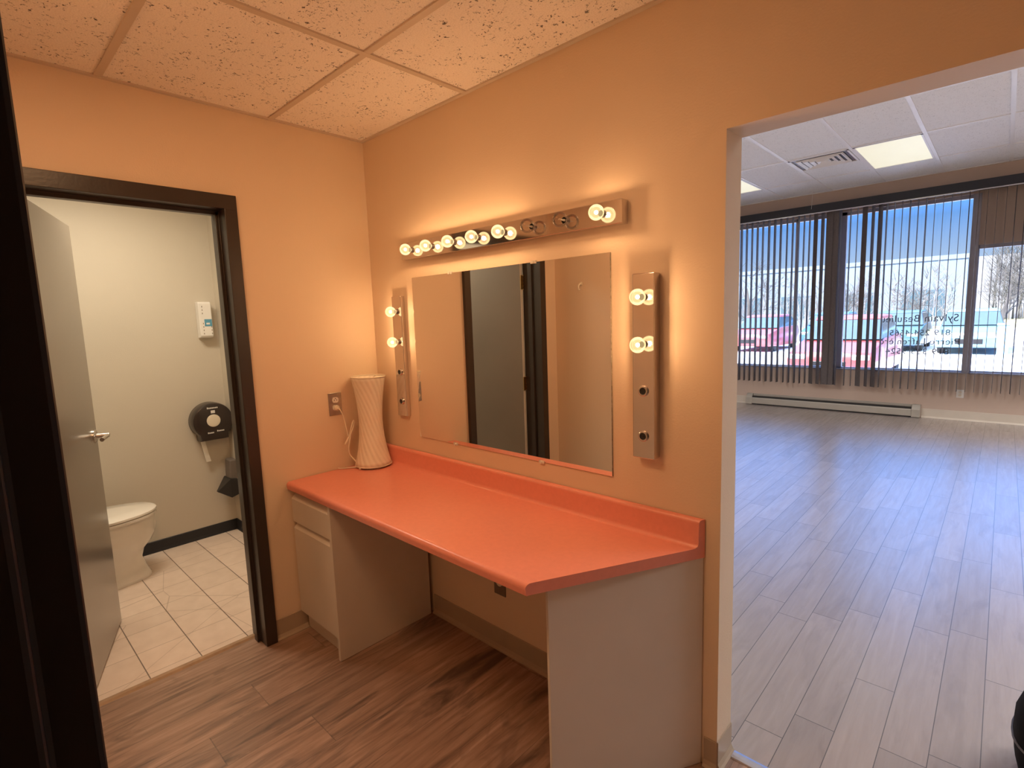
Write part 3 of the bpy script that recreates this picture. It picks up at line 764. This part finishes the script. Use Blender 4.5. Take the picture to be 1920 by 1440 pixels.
# heater
ht = thing('baseboard_heater', (.575, YF-.04, 0), 'long almond electric baseboard heater under the windows', 'heater')
HX0, HX1 = -.525, 1.690
hpf = [(YF-.001, .012), (YF-.075, .012), (YF-.078, .020), (YF-.078, .098), (YF-.070, .110), (YF-.064, .112), (YF-.064, .1), (YF-.012, .1), (YF-.012, .165), (YF-.001, .168)]
k = MB(); k.prism([(HX0+.09, y, z) for y, z in hpf], (HX1-HX0-.18, 0, 0)); k.build('heater_body', M['heat'], ht, bevel=.002)
k = MB(); k.box(HX0+.09, HX1-.09, YF-.062, YF-.013, .1005, .135); k.build('heat_slot', M['black'], ht)
k = MB(); k.box(HX0+.09, HX1-.09, YF-.0785, YF-.055, .004, .0185); k.build('air_intake', M['black'], ht)
for a, b2 in ((HX0, HX0+.09), (HX1-.09, HX1)):
    k = MB(); k.prism([(a, y, z) for y, z in [(YF-.001, .004), (YF-.082, .004), (YF-.082, .105), (YF-.072, .118), (YF-.030, .165), (YF-.001, .172)]], (b2-a, 0, 0)); k.build('end_cap', M['heat'], ht, bevel=.003)

# ceiling lights and air vent
def troffer(x0, y0, label, power):
    x1, y1 = x0+.5776, y0+1.1872
    root = thing('ceiling_light', ((x0+x1)/2, (y0+y1)/2, H2-.001), label, 'ceiling light', 'ceiling light panels of the big room')
    k = MB()
    for a in ((x0, x0+.018, y0, y1), (x1-.018, x1, y0, y1), (x0, x1, y0, y0+.018), (x0, x1, y1-.018, y1)): k.box(*a, H2-.003, H2+.007)
    k.build('panel_frame', M['grid2'], root)
    k = MB(); k.box(x0+.018, x1-.018, y0+.018, y1-.018, H2+.0015, H2+.0065); k.build('diffuser', M['panel'], root)
    if not power: return
    L = bpy.data.lights.get('added_panel_light_%d' % power)
    if L is None:
        L = bpy.data.lights.new('added_panel_light_%d' % power, 'AREA'); L.shape = 'RECTANGLE'; L.size = .54; L.size_y = 1.15; L.energy = power; L.color = (.98, .985, 1.0); L.spread = math.radians(140)
    lo = bpy.data.objects.new('added_panel_lamp', L); COL.objects.link(lo); lo.parent = root; lo.location = (0, 0, -.004)
gx = lambda i: GX2[7]+.6096*i+.016
troffer(gx(0), GY2[4]+.016, 'lit cream ceiling panel right of the air vent', 0)
troffer(gx(-2)-.6096+.0, GY2[4]+.016, 'lit ceiling panel left of the air vent, cut by the wall', 0)
for i, j, p, d in ((-4, 2, 51, 'far left'), (-4, 1, 51, 'near left'), (4, 4, 51, 'far right'), (4, 2, 51, 'middle right'), (4, 1, 51, 'near right')):  # extra unseen panels, added to brighten the big room
    troffer(gx(i), GY2[j]+.016, 'extra ceiling panel added out of view to light the big room, %s one' % d, p)
VX, VY = .556+.010, 5.046
av = thing('air_vent', (VX+.29, VY+.29, H2-.001), 'square louvred air diffuser in the big room ceiling', 'vent')
k = MB()
for a in ((VX, VX+.578, VY, VY+.02), (VX, VX+.578, VY+.558, VY+.578), (VX, VX+.02, VY, VY+.578), (VX+.558, VX+.578, VY, VY+.578)): k.box(*a, H2-.004, H2+.007)
k.build('vent_frame', M['grid2'], av)
k = MB(); k.box(VX+.02, VX+.558, VY+.02, VY+.558, H2+.0055, H2+.0075); k.build('vent_throat', M['black'], av)
for q in range(4):
    s0, s1 = .06+.055*q, .095+.055*q
    if q == 3: s1 = .25
    k = MB(); c_ = .289
    def sq(s, z): return [(VX+s, VY+s, z), (VX+.578-s, VY+s, z), (VX+.578-s, VY+.578-s, z), (VX+s, VY+.578-s, z)]
    k.rings([sq(s0, H2-.001), sq(s0+.006, H2-.014), sq(s0+.034, H2+.003), sq(s0+.03, H2+.004)], False, q == 3)
    k.build('vent_louver', M['grid2'], av)

# black bag at the right edge, on the big-room floor
bg = thing('black_bag', (2.805, .62, 0), 'bulging black bag with piped seam at the right edge of the opening', 'bag')
k = MB(); rr = []
for z, hw, hd in ((.001, .215, .16), (.02, .25, .18), (.08, .264, .19), (.15, .270, .19), (.20, .268, .188), (.245, .255, .18), (.268, .244, .17), (.30, .240, .165), (.40, .240, .16), (.50, .228, .15), (.57, .20, .13), (.61, .15, .10), (.625, .08, .05)):
    rr.append([(2.805+hw*math.copysign(abs(math.cos(a))**.75, math.cos(a)), .62+hd*math.copysign(abs(math.sin(a))**.75, math.sin(a)), z) for a in [2*PI*i/40 for i in range(40)]])
k.rings(rr); k.build('bag_body', M['bag'], bg, smooth=True)
for z, hw, hd in ((.270, .2445, .1715), (.150, .2708, .191)):
    k = MB(); k.tube([(2.805+hw*math.copysign(abs(math.cos(a))**.75, math.cos(a)), .62+hd*math.copysign(abs(math.sin(a))**.75, math.sin(a)), z+.012*math.cos(a)) for a in [2*PI*i/48 for i in range(49)]], .0035, 6); k.build('piping', M['piping'], bg, smooth=True)
k = MB(); k.tube(catmull([(2.70, .62, .605), (2.71, .62, .68), (2.80, .62, .715), (2.90, .62, .68), (2.91, .62, .605)], 6), .011, 8); k.build('bag_handle', M['bag'], bg, smooth=True)

# ------------------------------------------------------------------ outdoors
M['lot'] = paint('pale_snowy_lot', (0.80, 0.79, 0.80), 0.8, 0.12, 1.2)
M['dry'] = paint('dry_yellow_grass', (0.62, 0.55, 0.25), 0.9, 0.2, 2)
M['facade'] = paint('pale_blue_cladding', (0.20, 0.25, 0.31), 0.7, 0.05, .6)
M['bark'] = paint('bare_bark', (0.10, 0.085, 0.07), 0.9, 0.25, 3)
M['tyre'] = paint('tyre_rubber', (0.03, 0.03, 0.03), 0.8)
M['carglass'] = paint('car_glass', (0.08, 0.13, 0.16), 0.08, 0.05)
M['lamp'] = paint('headlamp_plastic', (0.7, 0.7, 0.72), 0.15)
GZ = -.18
k = MB(); k.box(-60, 60, YF+.2, 45, GZ-.2, GZ); struct(k, 'ground', M['lot'], 'pale parking lot outside the windows', 'parking lot')
k = MB(); k.box(-60, 60, 45, 140, GZ-.2, GZ+.02); struct(k, 'ground', M['dry'], 'strip of dry yellow grass beyond the parking lot', 'field')
def car(x, y, col, name, label, rz=0):
    root = thing('parked_car', (x, y, GZ), label, 'car', 'cars parked outside the windows')
    mc = paint(name, col, 0.3, 0.03, 2, coat=0.5)
    def sec(yy, hw, z0, z1): return [(x-hw, y+yy, GZ+z0), (x+hw, y+yy, GZ+z0), (x+hw*1.02, y+yy, GZ+(z0+z1)*.55), (x+hw*.93, y+yy, GZ+z1), (x-hw*.93, y+yy, GZ+z1), (x-hw*1.02, y+yy, GZ+(z0+z1)*.55)]
    k = MB(); k.rings([sec(-2.12, .72, .34, .62), sec(-2.05, .82, .24, .72), sec(-1.2, .86, .2, .86), sec(-.6, .87, .2, .95), sec(1.2, .87, .2, .98), sec(1.9, .84, .24, .95), sec(2.1, .76, .34, .82)])
    k.build('car_body', mc, root, smooth=True, bevel=.02)
    k = MB(); k.rings([[(x+sx*hw, y+yy, GZ+z) for sx, yy in ((-1, a), (1, a), (1, b2), (-1, b2))] for hw, a, b2, z in ((.80, -.95, 1.75, .93), (.68, -.35, 1.35, 1.36), (.60, -.1, 1.2, 1.42))])
    k.build('car_windows', M['carglass'], root, bevel=.03)
    k = MB(); k.rings([[(x+sx*hw, y+yy, GZ+z) for sx, yy in ((-1, a), (1, a), (1, b2), (-1, b2))] for hw, a, b2, z in ((.69, -.33, 1.36, 1.37), (.66, -.25, 1.3, 1.45), (.5, -.1, 1.1, 1.475))])
    k.build('car_roof', mc, root, smooth=True, bevel=.02)
    for sx in (-1, 1):
        for yy in (-1.3, 1.3):
            k = MB(); k.lathe([(.2, -.1), (.31, -.09), (.32, 0), (.31, .09), (.2, .1)], (x+sx*.74, y+yy, GZ+.321), 'X', 24); k.build('wheel', M['tyre'], root, smooth=True)
        k = MB(); k.box(x+sx*.6-.16, x+sx*.6+.16, y-2.125, y-2.03, GZ+.55, GZ+.66); k.build('headlight', M['lamp'], root, bevel=.02)
    k = MB(); k.box(x-.34, x+.34, y-2.14, y-2.08, GZ+.36, GZ+.52); k.build('grille', M['black'], root, bevel=.01)
    root.rotation_euler.z = rz
car(1.62, 23.0, (0.20, 0.34, 0.38), 'teal_car_paint', 'pale teal car parked just left of the blue post')
car(4.05, 25.5, (0.06, 0.18, 0.45), 'blue_car_paint', 'blue car parked right of the blue post')
car(-.55, 24.0, (0.08, 0.16, 0.18), 'dark_teal_car_paint', 'dark teal car seen through the window lettering')
car(-.32, 13.5, (0.55, 0.10, 0.10), 'red_car_paint', 'red car close outside, left of the lettering')
car(-5.1, 22.5, (0.5, 0.1, 0.1), 'red_car_paint_far', 'red car seen through the slats at the left end')
car(-3.3, 26.0, (0.08, 0.2, 0.45), 'blue_car_paint_far', 'blue car seen through the slats near the left mullion')
ps = MB(); ps.box(2.30, 2.56, 19.9, 20.15, GZ, .80); ps.box(2.26, 2.60, 19.86, 20.19, .80, .86)
M['bluepost'] = paint('pale_blue_post_paint', (0.36, 0.62, 0.78), 0.5)
tag(ps.build('bollard_post', M['bluepost'], bevel=.01), 'pale blue square post between the parked cars', 'post')
# long low building across the lot
bl = thing('commercial_building', (-10, 55, GZ), 'long pale flat-roofed building across the parking lot', 'building')
k = MB(); k.box(-34, .22, 50, 62, GZ, 4.8); k.build('building_wall', M['facade'], bl)
k = MB(); k.box(-34.1, .28, 49.9, 62.1, 4.8, 5.12); k.build('roof_edge', M['facade'], bl)
for i in range(7):
    k = MB(); k.box(-30+4.4*i, -27.4+4.4*i, 49.94, 50.05, .6, 2.6); k.build('window', M['carglass'], bl)
# bare trees
def tree(x, y, h, seed, label):
    rnd = random.Random(seed); k = MB()
    def grow(p, d, L, r, lev):
        pts, rad = [p], [r]; q = p.copy(); dd = d.copy()
        for i in range(3):
            dd = (dd+Vector((rnd.uniform(-.16, .16), rnd.uniform(-.16, .16), .06))).normalized()
            q = q+dd*L/3; pts.append(q.copy()); rad.append(r*(1-.22*(i+1)))
        k.tube(pts, rad, 5 if lev < 2 else 3, False)
        if lev >= 4: return
        for j in range(4 if lev < 3 else 3):
            a = rnd.uniform(0, 2*PI); t_ = rnd.uniform(.45, 1)
            b0 = pts[min(3, int(t_*3.01))]
            ax = dd.orthogonal().normalized(); ax.rotate(Matrix.Rotation(a, 3, dd))
            nd = (dd*.75+ax*rnd.uniform(.5, .95)).normalized()
            grow(b0.copy(), nd, L*rnd.uniform(.6, .78), max(rad[-1]*.62, .012), lev+1)
    grow(Vector((x, y, GZ)), Vector((0, 0, 1)), h*.34, h*.018, 0)
    tag(k.build('bare_tree', M['bark'], at=(x, y, GZ)), label, 'tree', 'bare trees beyond the parking lot')
TREES = ((2.2, 34, 7.5), (4.6, 41, 11), (8.6, 37, 9), (13.0, 48, 12), (-1.6, 38, 5.0), (-5.4, 40, 6.0), (-9.4, 33, 9), (-16.0, 38, 10))
for i, (x, y, h) in enumerate(TREES):
    tree(x, y, h, 20+i, 'bare leafless tree beyond the parked cars, %s of the eight' % ('fifth from left', 'sixth from left', 'second from right', 'rightmost', 'fourth from left', 'third from left', 'second from left', 'leftmost')[i])

def thicket(x0, x1, y0, y1, n, seed, h0, h1, mt):
    rnd = random.Random(seed); k = MB()
    for i in range(n):
        x, y, h = rnd.uniform(x0, x1), rnd.uniform(y0, y1), rnd.uniform(h0, h1)
        p = Vector((x, y, GZ)); top = p+Vector((rnd.uniform(-.5, .5), 0, h)); mid = p.lerp(top, .5)+Vector((rnd.uniform(-.2, .2), 0, 0))
        k.tube([p, mid, top], [.06, .04, .012], 4, False)
        for j in range(16):
            t_ = rnd.uniform(.15, .95); b0 = p.lerp(top, t_); L = h*.26*(1.1-t_)+.5; a = rnd.uniform(0, 2*PI)
            e1 = b0+Vector((math.cos(a)*L*.6, math.sin(a)*L*.6, L*.7)); k.tube([b0, e1], [.024, .008], 3, False)
            for q in range(3):
                c0 = b0.lerp(e1, rnd.uniform(.3, .9)); a2 = rnd.uniform(0, 2*PI)
                k.tube([c0, c0+Vector((math.cos(a2)*L*.3, math.sin(a2)*L*.3, L*.4))], [.012, .005], 3, False)
    return k.build('thicket', mt, at=((x0+x1)/2, (y0+y1)/2, GZ))
M['twig'] = paint('pale_washed_out_twigs', (0.24, 0.225, 0.21), 0.9, 0.25, 3)  # bark lightened so the saplings look washed out by outdoor glare
M['twig2'] = paint('grey_washed_out_twigs', (0.15, 0.135, 0.12), 0.9, 0.25, 3)  # pale haze over the far saplings put into the bark colour
tag(thicket(-24, -.6, 43, 47, 60, 9, 3.0, 4.6, M['twig']), 'row of pale bare saplings in front of the long building', 'thicket', kind='stuff')
tag(thicket(1.2, 22, 65, 71, 150, 5, 6, 9.5, M['twig2']), 'thicket of bare saplings behind the parking lot at right', 'thicket', kind='stuff')
k = MB(); k.rings([[(-70, 72, GZ-.1), (80, 72, GZ-.1), (80, 130, GZ-.1), (-70, 130, GZ-.1)], [(-70, 92, 7.2), (80, 92, 8.0), (80, 130, 9), (-70, 130, 8)]])
M['hill'] = paint('pale_winter_hillside', (0.20, 0.185, 0.165), 0.9, 0.25, .35)
struct(k, 'hills', M['hill'], 'pale winter hillside behind the thicket', 'hill')

# ------------------------------------------------------------------ light
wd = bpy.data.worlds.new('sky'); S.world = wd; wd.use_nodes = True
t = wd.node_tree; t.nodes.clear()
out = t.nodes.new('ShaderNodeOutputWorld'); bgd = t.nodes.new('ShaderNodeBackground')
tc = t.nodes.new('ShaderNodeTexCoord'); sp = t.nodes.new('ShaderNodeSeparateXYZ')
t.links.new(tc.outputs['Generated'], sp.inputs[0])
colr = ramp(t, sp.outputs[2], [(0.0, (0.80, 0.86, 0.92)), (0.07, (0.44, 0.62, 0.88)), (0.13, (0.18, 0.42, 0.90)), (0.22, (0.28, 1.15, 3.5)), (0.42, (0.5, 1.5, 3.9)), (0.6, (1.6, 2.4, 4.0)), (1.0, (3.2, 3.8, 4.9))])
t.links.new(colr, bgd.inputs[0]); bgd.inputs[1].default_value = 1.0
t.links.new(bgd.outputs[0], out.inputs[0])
sn = bpy.data.lights.new('sun', 'SUN'); sn.energy = 13.0; sn.angle = math.radians(.6); sn.color = (1, .96, .9)
so = bpy.data.objects.new('sun', sn); COL.objects.link(so); so.rotation_euler = (math.radians(48), 0, math.radians(-18)); so.location = (0, -20, 30)
# warm fill lamp added out of view to lift the dressing-room light
dl = thing('ceiling_light', (1.12, -1.30, H-.001), 'square warm fill lamp added to the dressing room ceiling, out of view', 'ceiling light')
k = MB(); k.box(.90, 1.34, -1.52, -1.08, H-.02, H-.0005); k.build('panel_frame', M['grid'], dl)
L = bpy.data.lights.new('added_room_light', 'AREA'); L.shape = 'SQUARE'; L.size = .40; L.energy = 11; L.color = (1.0, .575, .29)
lo = bpy.data.objects.new('added_room_lamp', L); COL.objects.link(lo); lo.parent = dl; lo.location = (0, 0, -.022)
# unseen ceiling lamp, added to bring the restroom up to brightness
rl = thing('ceiling_light', (-.80, -.95, H-.001), 'added restroom ceiling lamp, out of view', 'ceiling light')
k = MB(); k.box(-.95, -.65, -1.25, -.65, H-.012, H-.0005); k.build('panel_frame', M['grid2'], rl)
L = bpy.data.lights.new('added_restroom_light', 'AREA'); L.shape = 'RECTANGLE'; L.size = .26; L.size_y = .56; L.energy = 19; L.color = (1.0, .86, .66)
lo = bpy.data.objects.new('added_restroom_lamp', L); COL.objects.link(lo); lo.parent = rl; lo.location = (0, 0, -.014)

# ------------------------------------------------------------------ camera
cm = bpy.data.cameras.new('camera'); cm.sensor_width = 36; cm.lens = 981.693/1920*36; cm.clip_start = .02; cm.clip_end = 400
co = bpy.data.objects.new('camera', cm); COL.objects.link(co)
r_ = Vector((0.73028299, 0.68231265, -0.03370767)); u_ = Vector((-0.05974409, 0.1129416, 0.99180383)); f_ = Vector((-0.6805273, 0.72228363, -0.12324348))
mw = Matrix(((r_.x, u_.x, -f_.x, 2.4402), (r_.y, u_.y, -f_.y, -1.5423), (r_.z, u_.z, -f_.z, 1.4792), (0, 0, 0, 1)))
co.matrix_world = mw
S.camera = co
S.view_settings.view_transform = 'Standard'; S.view_settings.look = 'None'; S.view_settings.gamma = 1; S.view_settings.use_curve_mapping = False
S.view_settings.exposure = 0.0
S.cycles.max_bounces = 10; S.cycles.diffuse_bounces = 5; S.cycles.transparent_max_bounces = 24
S.cycles.use_denoising = True
S.cycles.sample_clamp_indirect = 6
